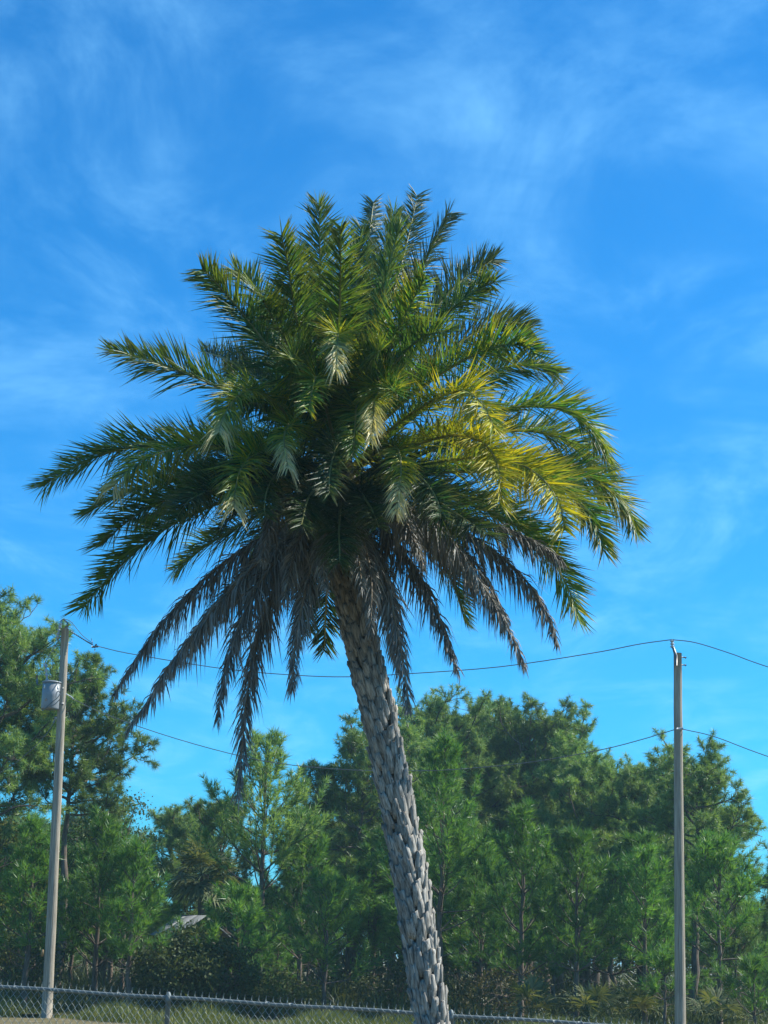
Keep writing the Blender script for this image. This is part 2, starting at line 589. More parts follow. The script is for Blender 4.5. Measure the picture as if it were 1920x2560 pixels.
def make_frond(B, V, T, state, face, leaf, n=280, seed=0):
    g = np.random.default_rng(seed)
    m = 40
    pts = frond_curve(B, V, T, m)
    uw = np.linspace(0, 1, m)[:, None]
    pts = pts + norm(g.normal(size=3)) * .05 * np.sin(uw * g.uniform(4, 9) + g.uniform(0, 6)) * uw
    length = np.linalg.norm(np.diff(pts, axis=0), axis=1).sum()
    dead = state.startswith('d')
    # rachis
    tang = norm(np.gradient(pts, axis=0))
    rm = MB()
    uu = np.linspace(0, 1, m)
    rm.tube(pts, 0.021 * (1 - uu) ** 0.7 + 0.0035, 5)
    n = int(n * (1.15 if dead else 1) * length / 3.0)
    ph = g.uniform(0, 6.28, 8)
    vbase = g.normal(20, 12)
    mb = MB()
    for side in (-1, 1):
        t = np.linspace(0.10, 1.0, n) + g.uniform(-.004, .004, n)
        t = np.clip(t, 0, 1)
        x = t * (m - 1)
        i = np.clip(x.astype(int), 0, m - 2)
        fr = (x - i)[:, None]
        P0 = pts[i] * (1 - fr) + pts[i + 1] * fr
        Tn = norm(tang[i] * (1 - fr) + tang[i + 1] * fr)
        Z = np.array([0, 0, 1.0])
        Nn = Z - Tn * (Tn @ Z)[:, None]
        Nn = norm(Nn)
        # the frond twists along its length, showing its flat side
        cv = CAMV * (1 if state != 'b' else -1)
        cvn = norm(cv - Tn * (Tn @ cv)[:, None])
        fw = (face * np.clip((t - 0.05) / 0.5, 0, 1))[:, None]
        Nn = norm(Nn * (1 - fw) + cvn * fw)
        S = norm(np.cross(Tn, Nn)) * side
        prof = np.clip((t / 0.28), 0.35, 1) * np.clip(1.08 - 0.62 * np.clip((t - 0.45) / 0.55, 0, 1) ** 1.5, 0, 1)
        L = leaf * prof * g.uniform(.82, 1.1, n)
        al = np.radians(62 - 24 * t + g.normal(0, 6, n))
        vv = np.radians(22 + g.normal(0, 24, n))
        wv = np.sin(t * 21 + ph[side + 1]) * np.sin(t * 47 + ph[side + 3])
        al = al + np.radians(9) * wv
        vv = vv + np.radians(vbase - 20) + np.radians(18) * np.sin(t * 13 + ph[side + 5])
        L = L * (1 + .14 * np.sin(t * 33 + ph[side + 2])) * np.where(g.uniform(0, 1, n) < .06, .45, 1)
        if dead:
            al = np.radians(60 - 24 * t + g.normal(0, 14, n))
            vv = np.radians(-10 + g.normal(0, 40, n))
            L = L * g.uniform(.65, 1.1, n) * (1.1 - .55 * t)
        d = Tn * np.cos(al)[:, None] + (S * np.cos(vv)[:, None] + Nn * np.sin(vv)[:, None]) * np.sin(al)[:, None]
        d = norm(d)
        droop = (g.uniform(.04, .16, n) if not dead else g.uniform(.55, 1.5, n))
        if state in ('p', 'q'):
            droop = droop + np.clip((t - 0.6) / 0.4, 0, 1) * g.uniform(.2, .9, n)
        w = norm(Tn - d * np.sum(Tn * d, 1)[:, None])
        bn = norm(np.cross(d, w))
        roll = np.radians(g.normal(0, 24 if not dead else 55, n))
        w2 = w * np.cos(roll)[:, None] + bn * np.sin(roll)[:, None]
        bn2 = norm(np.cross(d, w2))
        wid = 0.0080 * g.uniform(.85, 1.15, n) * (1.05 if dead else 1) * (0.75 + 0.25 * prof)
        us = np.array([0.0, 0.5, 1.0])
        wp = np.array([0.7, 1.0, 0.05])
        rows = []
        for q, u in enumerate(us):
            c = P0 + d * (L * u)[:, None]
            dz = -(L * droop * u * u)
            c = c + np.stack([np.zeros(n), np.zeros(n), dz], 1)
            # keep the length of strongly drooping leaflets
            c = P0 + (c - P0) / np.sqrt(1 + (droop * u) ** 2 * 0.5)[:, None]
            hw = (wid * wp[q])[:, None]
            rows += [c - w2 * hw + bn2 * hw * 0.35, c, c + w2 * hw + bn2 * hw * 0.35]
        v = np.stack(rows, axis=1)            # n,9,3
        f1 = []
        for q in range(2):
            for e in range(2):
                a_ = q * 3 + e
                f1.append((a_, a_ + 1, a_ + 4, a_ + 3))
        f = (np.arange(n)[:, None, None] * 9 + np.array(f1)[None]).reshape(-1, 4)
        # pigment; k and q also carry painted light
        r1 = g.uniform(0, 1, n)[:, None]
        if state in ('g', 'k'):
            base = GREEN * (1 - r1) + GREEN2 * r1 if state == 'g' else GREEN * (.6 + .5 * r1)  # k darkened so its colour carries the shade of the crown core
            yel = g.uniform(0, .25 if state == 'g' else .08, n) * np.clip(t * 1.6 - .5, 0, 1)
            tipb = 0.35
        elif state == 'b':
            base = BLUE * (0.75 + 0.5 * r1)
            yel = g.uniform(0, .08, n)
            tipb = 0.1
        elif state == 'y':
            base = GREEN2 * (0.8 + 0.5 * r1)
            yel = np.clip(g.normal(.62, .28, n) * np.clip(t * 2.0 - .15, 0, 1), 0, 1)
            tipb = 0.6
        elif state == 'm':                      # green turning yellow towards its end
            base = GREEN2 * (0.75 + 0.5 * r1)
            yel = np.clip(g.normal(.10, .26, n) * np.clip(t * 2 - .3, 0, 1), 0, 1)
            tipb = 0.7
        elif state in ('p', 'q'):
            base = GREEN2 * (0.8 + 0.5 * r1)
            yel = np.clip(g.normal(.35, .3, n), 0, .8)
            tipb = 0.6
        else:
            base = GREY * (1 - r1) + GREY2 * r1
            yel = np.zeros(n)
            tipb = 0.0
        c0 = base * (1 - yel[:, None]) + YELL * (0.6 + 0.5 * r1) * yel[:, None]
        if state in ('p', 'q'):
            pk = np.clip((t - (0.80 if state == 'p' else 0.90)) / 0.10, 0, 1) * g.uniform(.5, 1, n)  # p tips are bleached; q tips are lightened to stand in for sunlight
            c0 = c0 * (1 - pk[:, None]) + PALE * (0.75 + 0.4 * r1) * pk[:, None]
        cols = np.repeat(c0[:, None, :], 9, axis=1)
        yt = (np.clip(yel * 1.1, 0, 1) * (tipb > 0.3))[:, None]
        if not dead:
            cols[:, 3:6] = cols[:, 3:6] * (1 - yt[:, None] * 0.3) + YELL * 0.8 * yt[:, None] * 0.3
            tb = np.clip(tipb * g.uniform(0, 1.2, n), 0, 1)[:, None, None]
            cols[:, 6:9] = cols[:, 6:9] * (1 - tb) + BRN * tb
        mb.add(v.reshape(-1, 3), f, cols.reshape(-1, 3))
    o = mb.build('frond', M['dead'] if dead else M['frond'])
    under(o, palm)
    bpy.context.view_layer.update()
    ra = rm.build('rachis', M['rachis_dead'] if dead else M['rachis'])
    ra.parent = o
    ra.matrix_parent_inverse = o.matrix_world.inverted()
    return o


# tip, way point, near/far share, state, flatness towards viewer, length
FR = [
    # upper crown
    (793, 505, 806, 800, -.25, 'g', .9, 3.3), (694, 585, 752, 825, -1, 'g', .8, 3.1), (851, 560, 849, 830, -1, 'g', .7, 3.2),
    (935, 500, 900, 790, 1, 'b', .9, 3.4), (1045, 486, 966, 790, 1, 'b', .9, 3.5), (1117, 532, 1005, 800, .4, 'b', .4, 3.4),
    (985, 530, 930, 800, .7, 'g', .8, 3.2), (745, 620, 790, 840, .8, 'g', .8, 3.0),
    (620, 800, 730, 930, .6, 'g', .8, 2.9),
    (905, 560, 880, 830, .6, 'g', .3, 3.0), (1000, 560, 940, 830, -.4, 'g', .5, 3.0),
    (1235, 640, 1085, 785, .5, 'b', .6, 3.4), (1244, 700, 1075, 832, -.5, 'g', .5, 3.2),
    (1065, 690, 975, 870, -1, 'm', .6, 2.9), (1130, 800, 1000, 905, -1, 'g', .6, 2.9),
    (1350, 800, 1140, 862, .6, 'b', .6, 3.3), (1372, 870, 1160, 898, -.6, 'm', .55, 3.2), (1414, 912, 1185, 950, .4, 'g', .6, 3.2),
    (1262, 1060, 1115, 985, -1, 'y', .4, 2.9),
    (1545, 1185, 1345, 1015, .3, 'm', .45, 3.4), (1530, 1260, 1320, 1080, .8, 'm', .5, 3.4),
    (1278, 1262, 1160, 1085, -1, 'y', .5, 3.0), (1620, 1345, 1385, 1165, .2, 'm', .5, 3.7), (1539, 1388, 1330, 1195, -.5, 'm', .5, 3.3),
    (1440, 1330, 1255, 1150, -1, 'y', .5, 3.3), (1500, 1300, 1300, 1150, .6, 'm', .5, 3.2),
    (1464, 1553, 1265, 1300, .3, 'm', .6, 3.2), (1180, 1576, 1060, 1350, .6, 'g', .5, 2.6), (1400, 1400, 1200, 1250, .9, 'g', .5, 3.1),
    # left side
    (511, 675, 655, 850, -.5, 'g', .8, 3.2), (585, 672, 705, 830, .3, 'g', .6, 3.1), (640, 720, 740, 900, -.8, 'g', .6, 3.0),
    (476, 860, 645, 945, 1, 'b', .6, 3.2), (249, 872, 535, 958, -.1, 'g', .6, 3.3), (530, 1060, 655, 985, -1, 'q', .3, 2.8),
    (690, 1165, 738, 1062, -1, 'p', .3, 2.4), (81, 1214, 430, 1110, 0, 'g', .55, 3.6), (262, 1225, 510, 1110, -.8, 'q', .4, 3.3),
    (555, 1285, 655, 1135, -1, 'q', .4, 2.9), (191, 1290, 480, 1190, .5, 'g', .5, 3.4), (225, 1360, 500, 1230, -.5, 'g', .5, 3.3),
    (180, 1532, 470, 1290, -.1, 'g', .6, 3.5), (417, 1438, 620, 1300, 1, 'g', .5, 2.8), (330, 1330, 560, 1190, .8, 'g', .5, 3.0),
    (400, 1300, 600, 1170, -1, 'k', .5, 3.2), (430, 1130, 640, 1080, .9, 'g', .5, 3.0),
    # towards the viewer
    (836, 905, 850, 850, -1, 'p', .2, 2.6), (948, 1090, 925, 965, -1, 'p', .2, 2.4), (893, 1130, 888, 1015, -1, 'm', .2, 2.2),
    (1020, 1292, 985, 1115, -1, 'p', .3, 2.6), (760, 1000, 800, 960, -1, 'm', .4, 2.6), (1010, 960, 940, 990, -1, 'm', .4, 2.7),
    (830, 1240, 838, 1110, -1, 'k', .2, 2.6), (640, 1300, 720, 1160, -1, 'k', .3, 2.6), (1130, 1300, 1010, 1170, -1, 'k', .3, 2.8),
    (700, 870, 770, 950, -.9, 'g', .6, 2.7), (960, 850, 915, 940, -.9, 'g', .6, 2.7), (580, 1010, 700, 1020, -.6, 'g', .6, 2.4),
    # behind
    (780, 700, 815, 880, 1, 'g', .4, 2.9), (1120, 900, 1000, 960, 1, 'g', .4, 2.9), (560, 900, 690, 960, 1, 'g', .4, 2.9),
    (760, 1610, 805, 1390, 1, 'k', .4, 2.4), (806, 1655, 822, 1420, .9, 'k', .4, 2.3), (960, 1500, 915, 1330, 1, 'k', .4, 2.4),
    (1300, 1200, 1120, 1090, 1, 'g', .4, 3.0), (560, 1240, 680, 1130, 1, 'g', .4, 3.0),
    # heart of the crown, its shade painted into the k fronds
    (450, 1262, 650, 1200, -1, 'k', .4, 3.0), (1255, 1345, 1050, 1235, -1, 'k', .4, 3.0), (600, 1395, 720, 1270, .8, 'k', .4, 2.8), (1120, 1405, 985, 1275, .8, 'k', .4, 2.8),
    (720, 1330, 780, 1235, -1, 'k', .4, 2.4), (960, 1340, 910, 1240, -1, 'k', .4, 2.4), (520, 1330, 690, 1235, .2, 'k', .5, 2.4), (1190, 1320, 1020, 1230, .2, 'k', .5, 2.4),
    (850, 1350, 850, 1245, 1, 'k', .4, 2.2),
    # dead skirt
    (1402, 1618, 1195, 1345, -.3, 'd', .1, 3.2), (1320, 1668, 1125, 1375, -.7, 'd', .1, 3.3), (1157, 1688, 1020, 1400, -.7, 'd', .1, 2.9),
    (1018, 1780, 965, 1450, -1, 'd', .1, 3.1), (1002, 1700, 948, 1420, -.6, 'd', .1, 2.7), (1420, 1405, 1200, 1300, -.3, 'd', .1, 2.9),
    (1290, 1560, 1100, 1330, .5, 'd', .1, 2.9), (278, 1740, 545, 1420, -.2, 'd', .1, 3.6), (303, 1826, 590, 1465, -.3, 'd', .1, 3.8),
    (380, 1720, 620, 1430, -.7, 'd', .1, 3.5), (532, 1808, 655, 1450, -.8, 'd', .1, 3.5), (580, 2004, 672, 1520, -.5, 'd', .1, 4.0),
    (735, 1745, 775, 1420, -1, 'd', .1, 3.1), (640, 1400, 720, 1250, -1, 'd', .2, 2.6), 
    (1065, 1420, 985, 1260, -1, 'd', .2, 2.6),
    (900, 1475, 882, 1300, -1, 'd', .2, 2.5), (935, 1590, 912, 1370, -1, 'd', .1, 2.6), (800, 1480, 822, 1310, -1, 'd', .2, 2.5), (700, 1520, 760, 1330, -.9, 'd', .2, 2.5), (845, 1440, 850, 1290, -1, 'k', .3, 2.4),
    (500, 1560, 680, 1340, .3, 'd', .1, 2.9), (1210, 1450, 1050, 1290, -.8, 'd', .1, 2.8),
]
PL = {'g': None, 'b': None, 'k': None, 'y': 'yellow sunlit frond', 'm': 'green frond turning yellow', 'p': 'frond with a wilted bleached tip',
      'q': 'frond with a pale tip', 'd': 'dry grey-brown hanging frond'}
for q, (tx, ty, vx, vy, dep, st, face, Lm) in enumerate(FR):
    if st == 'd':
        by = 1265 + 25 * math.sin(q * 2.1)
    elif ty > 1200:
        by = 1215
    elif ty > 900:
        by = 1180
    else:
        by = 1140
    bx = 851 + (tx - 851) * 0.035
    B = W(bx, by, PALM_D + 0.1 * dep)
    img = math.hypot(tx - bx, ty - by) * PXM
    dd = math.sqrt(max(0.05, Lm * Lm - img * img)) * (1 if dep >= 0 else -1) * min(1, abs(dep) * 1.0)
    if st == 'd':
        dd *= 0.55
    k_in = 1 - ((6 if ty < 720 else 30) if st != 'd' else 14) / max(120, math.hypot(tx - bx, ty - by))
    tx, ty = bx + (tx - bx) * k_in, by + (ty - by) * k_in
    T = W(tx, ty, PALM_D + dd)
    V = W(vx, vy, PALM_D + dd * 0.55)
    leaf = 0.52 if st != 'd' else 0.46
    if Lm < 2.7:
        leaf *= 0.85
    if st == 'p':
        leaf *= 0.82
    o = make_frond(np.array(B), np.array(V), np.array(T), st, face, leaf, seed=500 + q)
    if PL[st]:
        o['label'] = PL[st]

# ------------------------------------------------------------------ chain link fence
fdir = (FB - FA)
fslope_s = fdir.z / math.hypot(fdir.x, fdir.y)
fdir.z = 0
fdir.normalize()
fn = Vector((-fdir.y, fdir.x, 0))
f0pt = Vector((FA.x, FA.y, FA.z - RAIL_H))
fence = empty('chain_link_fence', f0pt)
tag(fence, 'galvanised chain link fence with top rail running behind the palm trunk', 'fence')


def fp(sv, z, off=0.0):
    return f0pt + fdir * sv + fn * off + Vector((0, 0, z + fslope_s * sv))


def s_at(px):
    d = ray(px, 2467 + .0635 * px)
    # crossing of the pixel column's ray with the fence's vertical plane
    t_ = (Vector((FA.x, FA.y, 0)) - Vector((EYE.x, EYE.y, 0))).dot(fn) / d.dot(fn)
    q_ = EYE + d * t_
    return (Vector((q_.x, q_.y, 0)) - Vector((FA.x, FA.y, 0))).dot(fdir)


bpy.context.view_layer.update()
S0, S1 = -1.9, 9.9
sA, sB = s_at(421), s_at(1128)
posts = [x_ for x_ in (sA + (sB - sA) * k_ for k_ in (-1, 0, 1, 2)) if S0 < x_ < S1]
mb = MB()
mb.tube([fp(S0 + (S1 - S0) * i / 30, RAIL_H + 0.006 * math.sin(i * 1.3), 0.0) for i in range(31)], 0.021, 10)
under(mb.build('top_rail', M['galv'], smooth=True), fence)
for sv in posts:
    mb = MB()
    mb.tube([fp(sv, -0.05, 0.0), fp(sv, RAIL_H - .03, 0.0)], 0.028, 12)
    mb.lathe([(0.034, RAIL_H - .05), (0.036, RAIL_H - .02), (0.030, RAIL_H + .025), (0.018, RAIL_H + .055), (0.004, RAIL_H + .065)], fp(sv, 0.0, 0.0), sides=12)
    under(mb.build('post', M['galv'], smooth=True), fence)
for sv in [x_ + o_ for x_ in posts for o_ in (-2.1, -1.35, -.6, .62, 1.4)]:
    if S0 < sv < S1:
        mb = MB()
        mb.tube([fp(sv, RAIL_H, 0), fp(sv + .045, RAIL_H, 0)], 0.0255, 8)
        under(mb.build('rail_tie', M['galv']), fence)
# one woven zigzag wire is one piece; all share a mesh
pitch = 0.041
wire_me = []
nzig = 24
for mir in (1, -1):
    mb = MB()
    zz_pts = []
    for i in range(nzig + 1):
        z_ = 0.03 + i * ((RAIL_H + .01) / nzig)
        sx_ = (pitch / 2 + 0.003) * (1 if i % 2 else -1) * mir
        zz_pts += [Vector((sx_ * 0.8, 0.006 * (1 if i % 2 else -1), z_ - 0.006)), Vector((sx_, 0, z_)), Vector((sx_ * 0.8, -0.006 * (1 if i % 2 else -1), z_ + 0.006))]
    zz_pts += [Vector((zz_pts[-1].x * 0.9, 0, RAIL_H + .055)), Vector((zz_pts[-1].x * 1.0 + .008, 0, RAIL_H + .085))]
    mb.tube(zz_pts, 0.0026, 4)
    wire_me.append(mb.mesh('wire', M['fence_wire']))
fm = Matrix((fdir, fn, Vector((0, 0, 1)))).transposed().to_4x4()
nw = 0
sv = S0 + 0.05
while sv < S1 - 0.05:
    o = link(bpy.data.objects.new('wire', wire_me[nw % 2]))
    mw = fm.copy()
    mw.translation = fp(sv, 0, -0.027)
    o.parent = fence
    o.matrix_parent_inverse = fence.matrix_world.inverted()
    o.matrix_world = mw
    sv += pitch
    nw += 1

# ------------------------------------------------------------------ utility poles


def pole(name, base, top, r0_, r1_, label):
    root = empty(name, (base.x, base.y, 0))
    tag(root, label, 'utility pole', 'wooden utility poles')
    bpy.context.view_layer.update()
    mb_ = MB()
    n_ = 14
    g = random.Random(len(name) + int(base.x))
    mb_.tube([base.lerp(top, i / n_) + Vector((g.uniform(-.004, .004), g.uniform(-.004, .004), 0)) for i in range(n_ + 1)],
             [r0_ + (r1_ - r0_) * i / n_ for i in range(n_ + 1)], 20)
    under(mb_.build('pole_shaft', M['polewood'], smooth=True), root)
    return root


LB = on_plane(117, 2545, 0.0)
LB.z = -0.1
LD = LB.y
LT = W(163, 1572, LD)
lp = pole('utility_pole', LB, LT, 0.148, 0.105, 'weathered wooden utility pole carrying a transformer at the left')
mpx = (W(200, 1700, LD) - W(100, 1700, LD)).length / 100.0


def LW(px, py, off=0.0):
    return W(px, py, LD + off)


def insulator(mb_, a, b, r_, n_):
    a, b = Vector(a), Vector(b)
    ax = (b - a)
    h = ax.length
    prof = [(r_ * 0.4, 0)]
    for i in range(n_):
        z0 = h * (i + 0.15) / n_
        prof += [(r_ * 0.45, z0), (r_, z0 + h / n_ * 0.25), (r_ * 0.9, z0 + h / n_ * 0.42), (r_ * 0.45, z0 + h / n_ * 0.6)]
    prof += [(r_ * 0.4, h)]
    mb_.lathe(prof, a, ax, 12)


# fused cutout on a bracket at the head of the left pole
mb = MB()
insulator(mb, LW(152, 1556), LW(143, 1597), 0.055, 5)
under(mb.build('cutout_insulator', M['porcelain'], smooth=True), lp)
mb = MB()
mb.tube([LW(151, 1554), LW(158, 1548), LW(168, 1556), LW(170, 1561)], 0.022, 8)
mb.tube([LW(170, 1561), LW(160, 1575), LW(152, 1598), LW(146, 1603), LW(142, 1597)], 0.012, 6)
mb.tube([LW(148, 1577), LW(156, 1580), LW(162, 1588)], 0.018, 6)
mb.tube([LW(140, 1574), LW(147, 1576)], 0.02, 6)
under(mb.build('cutout_bracket', M['hardware']), lp)
mb = MB()
mb.tube([LW(166, 1566), LW(166, 1574)], 0.05, 10)
under(mb.build('pole_cap', M['hardware'], smooth=True), lp)
# dead-end insulator towards the span
mb = MB()
insulator(mb, LW(176, 1578), LW(216, 1603), 0.026, 9)
under(mb.build('strain_insulator', M['hardware'], smooth=True), lp)
mb = MB()
for (ax_, ay_, bx_, by_, r_) in ((216, 1603, 232, 1612, .02), (229, 1617, 246, 1616, .03), (236, 1620, 241, 1610, .022), (228, 1596, 232, 1608, .008), (238, 1622, 236, 1627, .012)):
    mb.tube([LW(ax_, ay_), LW(bx_, by_)], r_, 7)
under(mb.build('line_clamp', M['hardware']), lp)
mb = MB()
mb.tube(catmull([LW(160, 1547), LW(178, 1555), (LW(205, 1587)), LW(231, 1608)], 14), 0.009, 6)
under(mb.build('jumper_wire', M['wire']), lp)
mb = MB()
mb.tube([LW(146, 1795), LW(137, 1795)], 0.03, 8)
mb.tube([LW(139, 1797), LW(133, 1808)], 0.022, 8)
mb.tube([LW(141, 1807), LW(145, 1810)], 0.025, 8)
mb.tube([LW(165, 1735), LW(178, 1742), LW(184, 1748)], 0.018, 8)
under(mb.build('clamp_spool', M['porcelain']), lp)
mb = MB()
mb.box(LW(106, 2382, -0.16), (0.07, 0.01, 0.19))
tagp = under(mb.build('number_plate', grain_mat('brown_plate', (0.24, 0.15, 0.07), (0.32, 0.2, 0.1), (1, 1, 1), 5, .7, 0)), lp)

# transformer
TC = LW(131, 1740, -0.08)
TC = Vector((TC.x, LD - 0.10, TC.z))
ztop, zbot = LW(131, 1708).z, LW(131, 1775).z
xc = LW(129, 1740).x
rt = 22.5 * mpx
tr = empty('pole_transformer', (xc, LD - 0.10, zbot))
tag(tr, 'grey cylindrical transformer can hung on the left pole', 'transformer')
bpy.context.view_layer.update()
mb = MB()
H_ = ztop - zbot
mb.lathe([(rt * 0.90, 0), (rt * 0.97, 0.015), (rt, 0.04), (rt, H_ * 0.5), (rt, H_ - 0.02)], (xc, LD - 0.10, zbot), sides=28)
under(mb.build('tank', M['tank'], smooth=True), tr)
mb = MB()
mb.lathe([(rt * 1.06, 0), (rt * 1.08, 0.025), (rt * 1.02, 0.045), (rt * 0.5, 0.075), (rt * .05, .085)], (xc, LD - 0.10, ztop - 0.02), sides=28)
under(mb.build('lid', M['tank'], smooth=True), tr)
mb = MB()
insulator(mb, LW(118, 1706, -.1), LW(115, 1668, -.1), 0.055, 3)
mb.tube([LW(115, 1668, -.1), LW(114, 1663, -.1), LW(110, 1661, -.1)], 0.045, 8)
under(mb.build('bushing', M['porcelain'], smooth=True), tr)
mb = MB()
mb.tube([LW(93, 1710, -.2), LW(92, 1688, -.2)], 0.028, 8)
mb.tube([LW(93, 1712, -.2), LW(104, 1712, -.15)], 0.015, 6)
under(mb.build('arrester', M['hardware']), tr)
for (px_, py_, w_, h_) in ((116, 1720, .05, .10), (149, 1722, .05, .09)):
    mb = MB()
    c_ = LW(px_, py_, 0)
    dx_ = c_.x - xc
    yy = LD - 0.10 - math.sqrt(max(0.001, rt * rt - dx_ * dx_)) - 0.006
    c_ = Vector((c_.x, yy, c_.z))
    rot = Matrix.Rotation(math.asin(max(-1, min(1, dx_ / rt))), 3, 'Z')
    mb.box(c_, (w_, 0.006, h_), rot)
    under(mb.build('sticker', M['sticker']), tr)
mb = MB()
for py_ in (1722, 1760):
    z_ = LW(131, py_).z
    mb.box((LW(153, py_).x, LD - 0.06, z_), (0.16, 0.10, 0.07))
under(mb.build('mounting_bracket', M['hardware']), tr)
mb = MB()
mb.tube([LW(114, 1749, -.36), LW(116, 1749, -.37)], 0.035, 10)
under(mb.build('bung', M['hardware']), tr)
for i_, pth in enumerate(([(151, 1733), (143, 1745), (128, 1757), (108, 1775)], [(150, 1748), (135, 1762), (118, 1768), (106, 1777)], [(152, 1738), (147, 1728), (141, 1733), (140, 1745)],
                          [(110, 1661), (122, 1640), (140, 1612), (146, 1603)])):
    mb = MB()
    mb.tube(catmull([LW(x_, y_, -.40) for x_, y_ in pth], 14), 0.011, 6)
    under(mb.build('lead_wire', M['wire']), tr)

RD = 46.0
RT = W(1694, 1633, RD)
RBp = W(1701, 2560, RD)
dirp = (RT - RBp).normalized()
RB = RBp - dirp * ((RBp.z + 0.1) / dirp.z)
rp = pole('utility_pole', RB, RT, 0.138, 0.103, 'plain wooden utility pole with one pin insulator at the right')


def RW(px, py, off=0.0):
    return W(px, py, RD + off)


mb = MB()
mb.tube([RW(1690, 1664, -.13), RW(1690, 1640, -.13), RW(1684, 1622, -.05), RW(1681, 1617, 0)], [0.035, .045, .035, .03], 8)
under(mb.build('ridge_pin', M['hardware'], smooth=True), rp)
mb = MB()
insulator(mb, RW(1681, 1620), RW(1680, 1599), 0.062, 3)
under(mb.build('pin_insulator', M['porcelain'], smooth=True), rp)
for py_ in (1643, 1662):
    mb = MB()
    mb.tube([RW(1703, py_), RW(1716, py_ + 1)], 0.016, 6)
    mb.tube([RW(1713, py_ + 1), RW(1715, py_ + 1)], 0.03, 6)
    under(mb.build('bolt', M['hardware']), rp)
mb = MB()
mb.tube([RW(1690, 1822, -.1), RW(1708, 1822, -.1)], 0.03, 8)
under(mb.build('neutral_spool', M['porcelain']), rp)


def cable(px_pts, Da, Db, r_, label, n_=40):
    pts = catmull([(x_, y_, 0) for x_, y_ in px_pts], n_)
    xa, xb = px_pts[0][0], px_pts[-1][0]
    P_ = []
    for p_ in pts:
        t_ = (p_.x - xa) / (xb - xa)
        P_.append(W(p_.x, p_.y, Da + (Db - Da) * t_))
    mb_ = MB()
    mb_.tube(P_, r_, 6)
    o_ = mb_.build('power_line', M['wire'])
    return tag(o_, label, 'cable', 'overhead lines between the poles')


cable([(246, 1616), (330, 1635), (560, 1672), (740, 1688), (870, 1692), (1010, 1685), (1250, 1667), (1480, 1633), (1600, 1610), (1680, 1599)], LD, RD, 0.0125, 'upper overhead cable sagging between both pole heads behind the palm')
cable([(184, 1748), (255, 1782), (400, 1834), (560, 1880), (700, 1909), (880, 1925), (1050, 1927), (1160, 1922), (1330, 1905), (1500, 1875), (1600, 1850), (1690, 1823)], LD, RD, 0.0115, 'lower overhead cable sagging between poles across the pine tops')
cable([(1680, 1599), (1740, 1607), (1830, 1635), (1925, 1669), (2300, 1790)], RD, RD - 4, 0.0125, 'upper cable leaving the right pole head towards the right edge')
cable([(1708, 1823), (1790, 1843), (1925, 1893), (2300, 2020)], RD, RD - 4, 0.0115, 'lower cable leaving the right pole towards the right edge')
cable([(138, 1799), (118, 1832), (70, 1882), (0, 1932), (-200, 2040)], LD - .1, LD + 1.5, 0.010, 'thin service cable dropping leftwards from below the transformer')

# ------------------------------------------------------------------ pines


def needles(mb_, P_, A_, k_, g, lmin, lmax, amin, amax, wdt, c0, c1):
    n_ = len(P_) * k_
    P_ = np.repeat(P_, k_, 0)
    A_ = norm(np.repeat(A_, k_, 0))
    rv = norm(np.cross(A_, g.normal(size=(n_, 3))))
    th = np.radians(g.uniform(amin, amax, n_))[:, None]
    d = A_ * np.cos(th) + rv * np.sin(th)
    L = g.uniform(lmin, lmax, n_)[:, None]
    w = norm(np.cross(d, g.normal(size=(n_, 3)))) * wdt
    tip = P_ + d * L
    tip[:, 2] -= (L[:, 0] ** 2) * g.uniform(0, .5, n_)
    v = np.stack([P_ - w, P_ + w, tip], 1).reshape(-1, 3)
    f = np.arange(n_ * 3).reshape(-1, 3)
    r_ = np.clip(np.repeat(g.uniform(0, 1, n_ // k_), k_) + g.normal(0, .15, n_), 0, 1.2)[:, None]
    c = np.array(c0) * (1 - r_) + np.array(c1) * r_
    mb_.add(v, f, np.repeat(c, 3, 0))


def bend_path(p0, d0, L, up, g, n_=6, wob=0.12):
    pts = [np.array(p0, float)]
    d = norm(np.array(d0, float))
    for i in range(n_):
        d = norm(d + np.array([0, 0, up / n_]) + g.normal(0, wob, 3))
        pts.append(pts[-1] + d * L / n_)
    return np.array(pts)


G_YOUNG = ((0.050, 0.160, 0.030), (0.165, 0.310, 0.060))
G_OLD = ((0.085, 0.180, 0.055), (0.240, 0.350, 0.110))


